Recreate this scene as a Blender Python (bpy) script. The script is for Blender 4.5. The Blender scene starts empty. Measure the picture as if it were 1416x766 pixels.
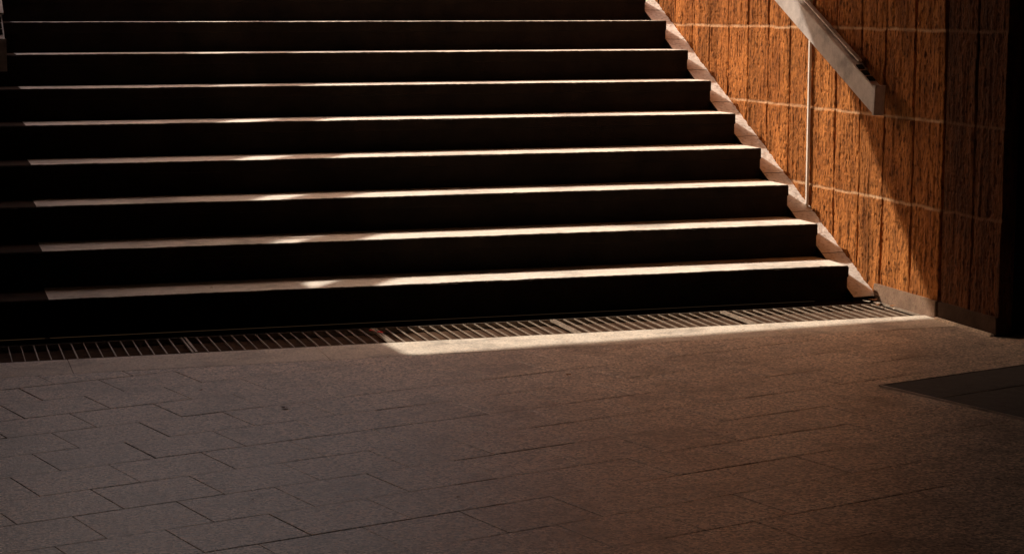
import bpy, bmesh, math, numpy as np, random
from mathutils import Vector, Matrix
random.seed(4); rng=np.random.default_rng(4)
S=bpy.context.scene
W=.1155; XL=-3.47; XE=-3.98; R=.1519; D=.32; NS=14
SL=R/D
H=2.85; TP=1.22; AZ=math.radians(50)
# ---------- helpers ----------
def link(o,parent=None):
    S.collection.objects.link(o)
    if parent: o.parent=parent
    return o
def mesh(name,v,f,mats,idx=None,parent=None,smooth=False):
    m=bpy.data.meshes.new(name); m.from_pydata([tuple(map(float,p)) for p in v],[],[tuple(map(int,a)) for a in f])
    for a in mats: m.materials.append(a)
    if idx is not None: m.polygons.foreach_set('material_index',idx)
    if smooth: m.polygons.foreach_set('use_smooth',[True]*len(m.polygons))
    m.update(); return link(bpy.data.objects.new(name,m),parent)
def box(name,x0,x1,y0,y1,z0,z1,mat,parent=None,bevel=0):
    bm=bmesh.new(); bmesh.ops.create_cube(bm,size=1)
    for v in bm.verts: v.co=Vector(((x0+x1)/2+v.co.x*(x1-x0),(y0+y1)/2+v.co.y*(y1-y0),(z0+z1)/2+v.co.z*(z1-z0)))
    if bevel: bmesh.ops.bevel(bm,geom=bm.edges[:],offset=bevel,segments=2,affect='EDGES')
    m=bpy.data.meshes.new(name); bm.to_mesh(m); bm.free(); m.materials.append(mat)
    return link(bpy.data.objects.new(name,m),parent)
def empty(name):
    return link(bpy.data.objects.new(name,None))
def prism(name,prof,x0,x1,mat,parent=None,bevel=0):
    """profile in (y,z), extruded along x"""
    n=len(prof); v=[(x0,a,b) for a,b in prof]+[(x1,a,b) for a,b in prof]
    f=[tuple(range(n)),tuple(range(2*n-1,n-1,-1))]+[(i,i+n,(i+1)%n+n,(i+1)%n) for i in range(n)]
    o=mesh(name,v,f,[mat],parent=parent)
    bm=bmesh.new(); bm.from_mesh(o.data); bmesh.ops.recalc_face_normals(bm,faces=bm.faces[:])
    if bevel: bmesh.ops.bevel(bm,geom=bm.edges[:],offset=bevel,segments=2,affect='EDGES')
    bm.to_mesh(o.data); bm.free()
    return o
def vnoise(a,b,seed):
    ia=np.floor(a).astype(int); ib=np.floor(b).astype(int); fa=a-ia; fb=b-ib
    fa=fa*fa*(3-2*fa); fb=fb*fb*(3-2*fb)
    def h(i,j):
        n=(i*374761393+j*668265263+seed*982451653)&0x7fffffff
        n=((n^(n>>13))*1274126177)&0x7fffffff
        return ((n^(n>>16))&0xffff)/65535.
    return (h(ia,ib)*(1-fa)+h(ia+1,ib)*fa)*(1-fb)+(h(ia,ib+1)*(1-fa)+h(ia+1,ib+1)*fa)*fb
# ---------- materials ----------
def mat(name,c1,c2,scale=8,rough=.8,bump=.3,bscale=120,stretch=(1,1,1),speck=0,speckc=(0.02,0.02,0.02),metal=0,dist=.004,spec=.5,attr=None,attrc=None,tilevar=0,lo=.3,hi=.7,slo=.5,shi=.68,grain=0,gr=(.5,1.5),patch=None):
    m=bpy.data.materials.new(name); m.use_nodes=True; nt=m.node_tree; N=nt.nodes; L=nt.links
    b=N['Principled BSDF']; b.inputs['Roughness'].default_value=rough; b.inputs['Metallic'].default_value=metal; b.inputs['Specular IOR Level'].default_value=spec
    g=N.new('ShaderNodeNewGeometry'); mp=N.new('ShaderNodeMapping'); mp.inputs['Scale'].default_value=stretch; L.new(g.outputs['Position'],mp.inputs[0])
    n=N.new('ShaderNodeTexNoise'); n.inputs['Scale'].default_value=scale; n.inputs['Detail'].default_value=5; n.inputs['Roughness'].default_value=.65; L.new(mp.outputs[0],n.inputs[0])
    r=N.new('ShaderNodeValToRGB'); r.color_ramp.elements[0].position=lo; r.color_ramp.elements[1].position=hi
    r.color_ramp.elements[0].color=(*c1,1); r.color_ramp.elements[1].color=(*c2,1); L.new(n.outputs[0],r.inputs[0])
    col=r.outputs[0]
    def mix(fac,a,bb,mode='MIX'):
        x=N.new('ShaderNodeMix'); x.data_type='RGBA'; x.blend_type=mode
        if hasattr(fac,'links'): L.new(fac,x.inputs[0])
        else: x.inputs[0].default_value=fac
        L.new(a,x.inputs[6])
        if hasattr(bb,'links'): L.new(bb,x.inputs[7])
        else: x.inputs[7].default_value=(*bb,1)
        return x.outputs[2]
    n2=N.new('ShaderNodeTexNoise'); n2.inputs['Scale'].default_value=bscale; n2.inputs['Detail'].default_value=2; L.new(mp.outputs[0],n2.inputs[0])
    if speck:
        r2=N.new('ShaderNodeValToRGB'); r2.color_ramp.elements[0].position=slo; r2.color_ramp.elements[1].position=shi
        r2.color_ramp.elements[0].color=(0,0,0,1); r2.color_ramp.elements[1].color=(speck,speck,speck,1); L.new(n2.outputs[0],r2.inputs[0])
        col=mix(r2.outputs[0],col,speckc)
    def mul(fac,a,b_,f0=0,f1=1):
        nonlocal col
        mr=N.new('ShaderNodeMapRange'); mr.inputs[1].default_value=f0; mr.inputs[2].default_value=f1; mr.inputs[3].default_value=a; mr.inputs[4].default_value=b_; L.new(fac,mr.inputs[0])
        cb=N.new('ShaderNodeCombineColor')
        for i in range(3): L.new(mr.outputs[0],cb.inputs[i])
        col=mix(1.0,col,cb.outputs[0],'MULTIPLY')
    if tilevar:
        a=N.new('ShaderNodeAttribute'); a.attribute_name='tv'; mul(a.outputs['Fac'],1-tilevar,1+tilevar)
    if grain:
        wn=N.new('ShaderNodeTexVoronoi'); wn.inputs['Scale'].default_value=grain; L.new(mp.outputs[0],wn.inputs[0])
        sc=N.new('ShaderNodeSeparateColor'); L.new(wn.outputs['Color'],sc.inputs[0]); mul(sc.outputs[0],*gr)
    if patch:
        pn=N.new('ShaderNodeTexNoise'); pn.inputs['Scale'].default_value=patch; pn.inputs['Detail'].default_value=6; pn.inputs['Roughness'].default_value=.7; L.new(mp.outputs[0],pn.inputs[0]); mul(pn.outputs[0],.65,1.1,.36,.5)
    if attr:
        a=N.new('ShaderNodeAttribute'); a.attribute_name=attr; col=mix(a.outputs['Fac'],col,attrc)
    L.new(col,b.inputs['Base Color'])
    bp=N.new('ShaderNodeBump'); bp.inputs['Strength'].default_value=bump; bp.inputs['Distance'].default_value=dist
    L.new(n2.outputs[0],bp.inputs['Height']); L.new(bp.outputs[0],b.inputs['Normal'])
    return m
M_tread=mat('tread_granite',(.66,.60,.53),(.84,.79,.72),scale=14,bump=.4,bscale=160,speck=.3,speckc=(.3,.25,.2),patch=2.5)
M_riser=mat('riser_stone',(.009,.006,.004),(.022,.014,.009),scale=7,bump=.5,bscale=90,rough=.95,spec=.1)  # same stone as the treads; riser shade is put into this dark colour
M_side=mat('shaded_side_stone',(.03,.018,.012),(.07,.042,.028),scale=7,bump=.5,bscale=90,rough=.95,spec=.1)  # dark colour stands in for shade on steps left of the lit treads
M_floor=mat('paver_stone',(.52,.42,.345),(.74,.61,.51),scale=1.7,bump=.5,bscale=110,rough=.40,spec=.9,speck=.6,speckc=(.20,.15,.115),tilevar=.07,dist=.003,grain=125,gr=(.35,1.6),patch=3.1)
M_joint=mat('joint_dirt',(.04,.03,.022),(.30,.24,.19),rough=1,scale=1.6,lo=.42,hi=.60)
M_edge=mat('edge_stone',(.70,.61,.51),(.84,.76,.66),scale=5,bump=.5,bscale=120,rough=.5,speck=.35,speckc=(.35,.28,.22),grain=140,gr=(.75,1.2),patch=3)
wk=dict(scale=9,bump=.8,bscale=95,stretch=(1,1,.3),speck=.8,rough=.9,attr='mortar',dist=.006,spec=.1,slo=.48,shi=.68,patch=3)
M_wall=mat('ribbed_block',(.165,.054,.014),(.44,.168,.046),speckc=(.042,.014,.006),attrc=(.50,.32,.19),**wk)
M_wall2=mat('ribbed_block_shaded',(.05,.018,.007),(.14,.052,.018),speckc=(.02,.008,.004),attrc=(.14,.07,.035),**wk)  # darker copy of the wall blocks: shade past the joint painted in
M_plinth=mat('plinth_concrete',(.13,.075,.045),(.22,.135,.085),scale=12,bump=.5,speck=.5,speckc=(.1,.05,.03),patch=9)
M_ramp=mat('channel_concrete',(.68,.63,.58),(.88,.84,.80),scale=12,bump=.8,bscale=60,speck=.4,speckc=(.25,.18,.14),rough=.9)
M_dark=mat('shade_black',(.008,.006,.005),(.014,.010,.008),rough=1,spec=.05)  # near-black stands in for shade on faces turned from the sun
M_conc=mat('concrete_soffit',(.05,.042,.035),(.08,.066,.055),rough=.95)
M_conc2=mat('concrete_outside',(.25,.22,.19),(.36,.33,.29),rough=.95)
M_brick=mat('blocker_brick',(.07,.04,.03),(.12,.07,.05),rough=.95)
M_glass=mat('blocker_glass',(.02,.02,.022),(.03,.03,.034),rough=.15,bump=0)
M_steel=mat('brushed_steel',(.42,.37,.35),(.56,.50,.47),scale=30,rough=.45,bump=.1,metal=.35,patch=5)
M_white=mat('pale_conduit',(.6,.55,.5),(.75,.7,.65),scale=30,rough=.5,bump=.1)
M_grate=mat('worn_grate_steel',(.17,.13,.10),(.42,.34,.27),scale=25,rough=.5,bump=.3,metal=.3)
M_pit=mat('drain_silt',(.05,.028,.017),(.11,.064,.040),rough=1,spec=.1,scale=20)
M_cover=mat('cover_asphalt',(.05,.041,.035),(.085,.07,.06),scale=20,rough=.85,bump=.5,speck=.3)
M_earth=mat('bank_planting',(.03,.045,.015),(.08,.09,.035),scale=6,rough=1,bump=1,bscale=30,dist=.05)
M_leaf=mat('dry_leaf',(.20,.06,.02),(.42,.22,.09),scale=30)
M_paper=mat('paper_scrap',(.5,.42,.34),(.7,.62,.52),scale=30)
M_red=mat('red_petal',(.80,.012,.01),(.88,.03,.02),scale=30)
# ---------- staircase ----------
nx=520
st=empty('staircase')
def steps(name,xa,xb,nx,mats):
    xs=np.linspace(xa,xb,nx)
    V=[];F=[];I=[]
    for k in range(1,NS+1):
        y0=(k-1)*D; z1=k*R; z0=(k-1)*R
        c1=(vnoise(xs*9,xs*0+k,1)-.5)*.004+(vnoise(xs*75,xs*0+k,2)-.5)*.003
        ch=np.maximum(0,vnoise(xs*31,xs*0+k,3)-.84)*.06
        c2=(vnoise(xs*14,xs*0+k,5)-.5)*.005+(vnoise(xs*90,xs*0+k,7)-.5)*.005
        y1=D*k if k<NS else y0+.4
        rows=[(y0+.006,xs*0+z0-.002),(y0+.006,xs*0+z1-.055),(y0-.006,xs*0+z1-.05),(y0-.006+c2*.3,z1-.006-ch*.3+c1*.4),(y0+.002+ch+c2*.6,z1-.0005+c1*.4-ch*.05),(y0+.03,xs*0+z1+c1*.2),(y1+.008,xs*0+z1)]
        b=len(V)
        for yy,zz in rows:
            yy=np.broadcast_to(yy,xs.shape)
            V+=list(zip(xs,yy,zz))
        for r in range(6):
            for i in range(nx-1):
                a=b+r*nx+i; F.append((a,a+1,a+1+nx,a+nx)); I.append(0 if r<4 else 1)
        for e in (0,nx-1):
            ids=[b+r*nx+e for r in range(7)]
            e0=len(V); xx=xs[e]; V.append((xx,y1+.008,z0-.16)); V.append((xx,y0+.006,z0-.16))
            f=[*ids,e0,e0+1]; F.append(f if e else f[::-1]); I.append(0)
    mesh(name,V,F,mats,I,st)
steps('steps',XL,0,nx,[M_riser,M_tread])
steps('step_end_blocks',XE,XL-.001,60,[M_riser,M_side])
# sloping side channel between step ends and wall
def channel(name,x0,x1,par):
    off=.048
    ys=np.arange(-.063,NS*D-.3,.33); 
    for i in range(len(ys)-1):
        a=ys[i]+.002; b=ys[i+1]-.002
        n=12; yy=np.linspace(a,b,n); V=[];F=[]
        for j,y in enumerate(yy):
            for q in range(5):
                x=x0+(x1-x0)*q/4
                hgt=off+SL*y+(vnoise(np.array(x*60),np.array(y*25),9)-.5)*.004
                V.append((x,y,float(hgt)))
        for j in range(n-1):
            for q in range(4):
                k=j*5+q; F.append((k,k+1,k+6,k+5))
        mesh(name,V,F,[M_ramp],parent=par)
    prism(name+'_bed',[(-.07,-.05),(-.055,0.008),(NS*D-.3,SL*(NS*D-.3)+.038),(NS*D-.3,-.05)],x0,x1,M_riser,par)
channel('side_channel',.001,W-.001,st)
# ---------- right wall : ribbed blocks ----------
wl=empty('ribbed_block_wall')
Y0=-1.076; Y1=3.6; Z1=1.75
ny=1100; nz=340
ya=np.linspace(Y0,Y1,ny); za=np.linspace(0,Z1,nz)
YY,ZZ=np.meshgrid(ya,za,indexing='ij')
zj=[.455,.819,1.194,1.566]
yj=[-.856,-.352,-.088,.140,.390,.640,.89,1.14,1.39,1.64,1.89,2.14,2.39,2.64,2.89,3.14,3.39]
bi=np.searchsorted(np.array(yj),YY); bj=np.searchsorted(np.array(zj),ZZ)
wob=(vnoise(YY*7,ZZ*4,11)-.5)*.008+(vnoise(YY*40,ZZ*4,21)-.5)*.003
dz=np.min([abs(ZZ-z+wob) for z in zj],axis=0)
dy=np.min([abs(YY-y+(vnoise(ZZ*9,YY*0,12)-.5)*.003) for y in yj],axis=0)
sid=bi*17+bj*31
rib=vnoise(YY*50+sid*3.3,ZZ*4+sid,13)*.6+vnoise(YY*110,ZZ*8+sid,14)*.4
pit=vnoise(YY*75+sid,ZZ*50,15)
h=.004+np.clip((rib-.35)*2.2,0,1)*.0052+vnoise(YY*22,ZZ*16,17)*.0035+vnoise(YY*140,ZZ*110,16)*.003-np.clip((pit-.72)*4,0,1)*.004
h+= (vnoise(bi*1.0+.5,bj*1.0+.5,23)-.5)*.004
zfade=np.clip(dz/.010,0,1); yfade=np.clip(dy/.008,0,1)
mz=1-np.clip((dz-.004)/.004,0,1)
h=h*zfade*yfade + (1-zfade)*.006
h-= (1-yfade)*.012*(zfade)
mort=mz*.85*(vnoise(YY*18,ZZ*12,19)*.6+.4)
exp=np.clip(1-abs(YY+.608)/.013,0,1); h-=np.clip(exp*3,0,1)*.038; 
X=W-h+.006
V=np.stack([X,YY,ZZ],-1).reshape(-1,3)
idx=np.arange(ny*nz).reshape(ny,nz)
F=np.stack([idx[:-1,:-1],idx[:-1,1:],idx[1:,1:],idx[1:,:-1]],-1).reshape(-1,4)
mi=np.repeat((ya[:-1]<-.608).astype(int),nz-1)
V=list(map(tuple,V)); n0=len(V)
V+= [(W+.06,Y0,float(z)) for z in za]
F=list(map(tuple,F))+[(int(idx[0,j]),n0+j,n0+j+1,int(idx[0,j+1])) for j in range(nz-1)]
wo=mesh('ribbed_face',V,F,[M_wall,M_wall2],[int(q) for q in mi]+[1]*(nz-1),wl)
a=wo.data.attributes.new('mortar','FLOAT','POINT'); a.data.foreach_set('value',np.concatenate([mort.reshape(-1),np.zeros(nz)]).astype(np.float32))
box('wall_upper_face',W,W+.3,Y0,Y1,Z1,3.6,M_wall,wl)
box('wall_far_face',W,W+.3,Y1,9,0,3.6,M_wall,wl)
box('wall_core',W+.05,6,Y0+.004,9,-.1,H-.01,M_dark,wl)
box('plinth',W-.012,W+.04,-.597,-.045,-.01,.074,M_plinth,wl,.003)
box('plinth_end',W-.012,W+.04,Y0-.003,-.619,-.01,.076,M_side,wl,.003)
box('mortar_fillet',W-.03,W-.012,-1.07,-.62,-.01,.010,M_edge,wl,.003)
box('conduit',W-.024,W-.012,.629,.641,.345,2.6,M_white,wl)
# ---------- handrails ----------
def rail(xa,xb,ya,yb,lip):
    par=empty('handrail')
    zb=lambda y:.831+SL*(y+.17)
    prism('rail_plate',[(ya,zb(ya)),(ya-.012,zb(ya)+.112),(yb,zb(yb)+.122),(yb,zb(yb))],xa,xb,M_steel,par,.003)
    prism('rail_top_lip',[(ya+.20,zb(ya+.20)+.124),(ya+.20,zb(ya+.20)+.132),(yb,zb(yb)+.132),(yb,zb(yb)+.124)],max(xa,xb)-.014,max(xa,xb)+.006,M_steel,par)
    prism('end_cap',[(ya-.016,zb(ya)-.004),(ya-.026,zb(ya)+.125),(ya-.013,zb(ya)+.125),(ya-.001,zb(ya)-.004)],xa-.003,xb+.004,M_steel,par)
    for t in (.05,.10,.15):
        prism('rail_slot',[(ya+t,zb(ya+t)+.116),(ya+t,zb(ya+t)+.1235),(ya+t+.03,zb(ya+t+.03)+.1235),(ya+t+.03,zb(ya+t+.03)+.116)],xa+.008,xb-.006,M_dark,par)
    y=ya+.25
    while y<yb:
        prism('bracket',[(y,zb(y)+.03),(y,zb(y)+.07),(y+.05,zb(y+.05)+.07),(y+.05,zb(y+.05)+.03)],min(xb,lip),max(xb,lip),M_steel,par); y+=1.1
rail(.012,.054,-.17,4.4,W)
rail(XL-.165,XL-.12,.27,4.4,XE)
# ---------- left parapet ----------
lw=empty('parapet_wall')
xw=XE-.02
prism('parapet',[(-.12,-.1),(-.12,H-.02),(.60,H-.02),(.62,1.84),(.81,1.82),(1.45,1.76),(3.53,2.64),(5.2,3.34),(5.2,-.1)],xw-.22,xw,M_dark,lw)
box('return_wall',-9,xw-.221,-.12,.15,-.1,1.6,M_dark,lw)
# ---------- underpass shell ----------
up=empty('underpass')
o=prism('roof_slab',[(0,H),(0,H+.5),(-20,H+.5),(-20,H)],-10,W-.002,M_conc,up)
SH=H/TP*math.tan(AZ)
for v in o.data.vertices:
    if v.co.y>-1: v.co.y=-.70+H/TP+(v.co.x+SH+1.2)*.09-(0 if v.co.z<H+.1 else .4)
box('roof_slab_side',W-.001,8,-20,Y0-.01,H,H+.5,M_conc,up)
box('back_wall',-10,8,-16,-15.7,-.1,H-.01,M_conc,up)
box('side_wall',-9.3,-9,-15.7,3.0,-.1,H-.01,M_conc,up)
box('side_wall_far',6,6.3,-15.7,Y0-.01,-.1,H-.01,M_dark,up)
# ---------- pavement ----------
pv=empty('pavement')
th=math.radians(15.8); cu,su=math.cos(th),math.sin(th)
rw=.2455; Lt=.285
bm=bmesh.new(); tv=bm.faces.layers.float.new('tv')
for j in range(-75,30):
    v0=-1.951+j*rw; off=(-3.784 if j%2 else -3.784+Lt*.5)+(rng.random()-.5)*.02
    for i in range(-34,42):
        u0=off+i*Lt
        cx=(u0+Lt/2)*cu-(v0+rw/2)*su; cy=(u0+Lt/2)*su+(v0+rw/2)*cu
        if not(-9.3<cx<6.3 and -16<cy<0): continue
        t=rng.random()
        gg=[.0004+.0015*rng.random()**2 for _ in range(4)]
        dzv=(rng.random()-.5)*.0012; tx=(rng.random()-.5)*.004; ty=(rng.random()-.5)*.006
        P=[(u0+gg[0],v0+gg[1]),(u0+Lt-gg[2],v0+gg[1]),(u0+Lt-gg[2],v0+rw-gg[3]),(u0+gg[0],v0+rw-gg[3])]
        ins=.0016
        Q=[(P[0][0]+ins,P[0][1]+ins),(P[1][0]-ins,P[1][1]+ins),(P[2][0]-ins,P[2][1]-ins),(P[3][0]+ins,P[3][1]-ins)]
        def pt(a,b,z): return bm.verts.new((a*cu-b*su,a*su+b*cu,z+dzv+tx*(a-u0-Lt/2)+ty*(b-v0-rw/2)))
        q=[pt(a,b,0) for a,b in Q]; p=[pt(a,b,-.001) for a,b in P]; p2=[pt(a,b,-.012) for a,b in P]
        fs=[bm.faces.new(q)]
        for e in range(4):
            fs.append(bm.faces.new((p[e],p[(e+1)%4],q[(e+1)%4],q[e]))); fs.append(bm.faces.new((p2[e],p2[(e+1)%4],p[(e+1)%4],p[e])))
        for f in fs: f[tv]=t
YB=-.80
bmesh.ops.bisect_plane(bm,geom=bm.verts[:]+bm.edges[:]+bm.faces[:],plane_co=(0,YB-.002,0),plane_no=(0,1,0),clear_outer=True)
m=bpy.data.meshes.new('pavers'); bm.to_mesh(m); bm.free(); m.materials.append(M_floor); link(bpy.data.objects.new('pavers',m),pv)
mesh('joint_bed',[(-9.3,-16,-.003),(6.3,-16,-.003),(6.3,-.53,-.003),(-9.3,-.53,-.003)],[(0,1,2,3)],[M_joint],parent=pv)
x=-9.02
while x<W:
    x2=min(x+.93,W-.004)
    box('border_slab',x+.001,x2-.001,YB,-.511,-.029,.0002+rng.random()*.0006,M_edge,pv,.0008); x+=.93
# ---------- drain ----------
dr=empty('drainage_grate')
GA,GB=-.505,-.165
box('drain_pit',-9,W+.0,-.51,-.0,-.2,-.022,M_pit,dr)
box('rear_strip',-9,W+.005,GB+.01,.006,-.0215,-.004,M_riser,dr)
box('rear_frame',-9,W-.01,GB+.001,GB+.005,-.0216,.001,M_grate,dr)
V=[];F=[]
def addbox(x0,x1,y0,y1,z0,z1):
    b=len(V)
    V.extend([(x0,y0,z0),(x1,y0,z0),(x1,y1,z0),(x0,y1,z0),(x0,y0,z1),(x1,y0,z1),(x1,y1,z1),(x0,y1,z1)])
    F.extend([tuple(b+i for i in f) for f in ((3,2,1,0),(4,5,6,7),(0,1,5,4),(1,2,6,5),(2,3,7,6),(3,0,4,7))])
seg=-2.205-.765*8
while seg<W-.03:
    e=min(seg+.765,W-.016)
    zo=rng.random()*.002
    addbox(seg+.003,seg+.012,GA,GB,-.006,zo+.002); addbox(e-.010,e-.003,GA,GB,-.006,zo+.002)
    n=int((e-seg-.05)/.047)
    for i in range(n):
        xx=seg+.035+(i+.3)*(e-seg-.06)/max(n,1)
        addbox(xx,xx+.003+rng.random()*.003,GA+.0,GB,-.003,zo+(rng.random()-.5)*.0015)
    seg+=.765
mesh('grate_bars',V,F,[M_grate],parent=dr)
# ---------- access cover ----------
ac=empty('floor_access_cover')
def uvbox(name,u0,u1,v0,v1,z0,z1,mt):
    o=box(name,u0,u1,v0,v1,z0,z1,mt,ac); o.rotation_euler[2]=th; return o
ua,ub,va,vb=-1.286,-.25,-2.75,-1.56
uvbox('cover_slab',ua+.008,ub-.008,va+.008,vb-.008,-.01,.0045,M_cover)
uvbox('rim_side',ua,ua+.006,va,vb,-.01,.007,M_steel)
uvbox('rim_top',ua+.006,ub,vb-.005,vb,-.01,.006,M_joint)
uvbox('rim_end',ub-.006,ub,va,vb-.006,-.01,.006,M_grate)
uvbox('seam',ua+.008,ub-.008,-1.83,-1.826,0,.0062,M_joint)
# ---------- litter ----------
V=[];F=[];I=[]
def scrap(x,y,z,s,mi):
    b=len(V); a=random.random()*6.28; n=7
    V.append((x,y,z+s*.25))
    for i in range(n):
        t=a+i*6.283/n; r=s*(.5+.6*random.random())*(1 if i%2 else .7)
        V.append((x+math.cos(t)*r,y+math.sin(t)*r*.7,z+.001+random.random()*s*.35))
    for i in range(n): F.append((b,b+1+i,b+1+(i+1)%n)); I.append(mi)
for (x,y,s,mi) in [(-2.225,-.25,.03,2),(-2.20,-.29,.022,2),(-2.03,-.27,.014,0),(-2.02,-.25,.014,1),(-2.83,-1.62,.02,0),(-1.77,-1.36,.015,0),(-3.05,-1.25,.012,0),(.03,-.12,.03,1),(.06,-.17,.03,1),(.04,-.22,.02,0),(.075,-.10,.03,0),(.02,-.28,.016,1),(.08,-.27,.02,0),(.05,-.33,.015,1),(-1.0,-.3,.012,0),(-2.6,-2.9,.008,0),(-.3,-.7,.01,0)]:
    scrap(x,y,.002,s,mi)
for i in range(60): scrap(-3.4+random.random()*3.4,-.55-random.random()**2*2.5,.001,.0035+random.random()*.003,0)
for i in range(14):
    k=random.randint(1,8); scrap(-random.random()*3.4,(k-1)*D+.03+random.random()*.2,k*R+.001,.006+random.random()*.004,random.choice([0,1]))
mesh('leaf_litter',V,F,[M_leaf,M_paper,M_red],I)
# ---------- outside ----------
zt=NS*R; yt=(NS-1)*D
mesh('upper_plaza',[(xw,yt+.38,zt-.002),(W,yt+.38,zt-.002),(W,9,zt-.002),(xw,9,zt-.002)],[(0,1,2,3)],[M_conc2])
mesh('ground',[(-400,9,zt-.01),(400,9,zt-.01),(400,600,zt-.01),(-400,600,zt-.01),(-400,yt,zt-.01),(xw-.2,yt,zt-.01),(xw-.2,9,zt-.01),(-400,.1,-.05),(xw-.2,.1,-.05),(6,-400,-.4),(400,-400,-.4),(400,9,-.4),(6,9,-.4),(-400,-400,-.4),(6,-.0,-.4),(-400,0,-.4)],[(0,1,2,3),(4,5,6,0),(7,8,5,4),(9,10,11,12),(13,9,14,15)],[M_earth])
ob=empty('added_sky_blocker')  # added, out of view: blocks low sky light from the left
bx=-14
box('blocker_body',-34,bx,-6,19,-.3,10.6,M_brick,ob)
box('blocker_cornice',-34.2,bx+.25,-6.2,19.2,10.6,10.95,M_conc2,ob)
for fl in range(3):
    for i in range(9):
        y=-4.6+i*2.6; z=2.9+fl*2.6
        box('blocker_frame',bx+.002,bx+.06,y-.08,y+1.48,z-.08,z+1.58,M_conc2,ob)
        box('blocker_window',bx+.061,bx+.075,y,y+1.4,z,z+1.5,M_glass,ob)
# ---------- light ----------
sy=math.cos(AZ); sx=-math.sin(AZ); sz=TP*sy
d=Vector((sx,sy,sz)).normalized(); el=math.asin(d.z)
su_=bpy.data.lights.new('sun','SUN'); su_.energy=5; su_.angle=math.radians(.8); su_.color=(1,.89,.74)
so=link(bpy.data.objects.new('sun',su_)); so.rotation_euler=d.to_track_quat('Z','Y').to_euler()
w=bpy.data.worlds.new('World'); S.world=w; w.use_nodes=True; nt=w.node_tree
sk=nt.nodes.new('ShaderNodeTexSky'); sk.sky_type='NISHITA'; sk.sun_disc=False; sk.sun_elevation=el; sk.sun_rotation=-AZ; sk.dust_density=5
mx=nt.nodes.new('ShaderNodeMix'); mx.data_type='RGBA'; mx.blend_type='MULTIPLY'; mx.inputs[0].default_value=1; mx.inputs[7].default_value=(1.9,1.36,1.03,1)
nt.links.new(sk.outputs[0],mx.inputs[6]); bg=nt.nodes['Background']; bg.inputs[1].default_value=.15; nt.links.new(mx.outputs[2],bg.inputs[0])
# ---------- camera ----------
c=bpy.data.cameras.new('camera'); c.sensor_width=36; c.lens=2676.945/1416*36; c.clip_end=2000
co=link(bpy.data.objects.new('camera',c)); co.location=(-3.9259,-7.7342,1.2915); co.rotation_euler=(math.pi/2-.1386,0,-.2963)
S.camera=co
S.view_settings.view_transform='Standard'; S.view_settings.look='None'; S.view_settings.exposure=0
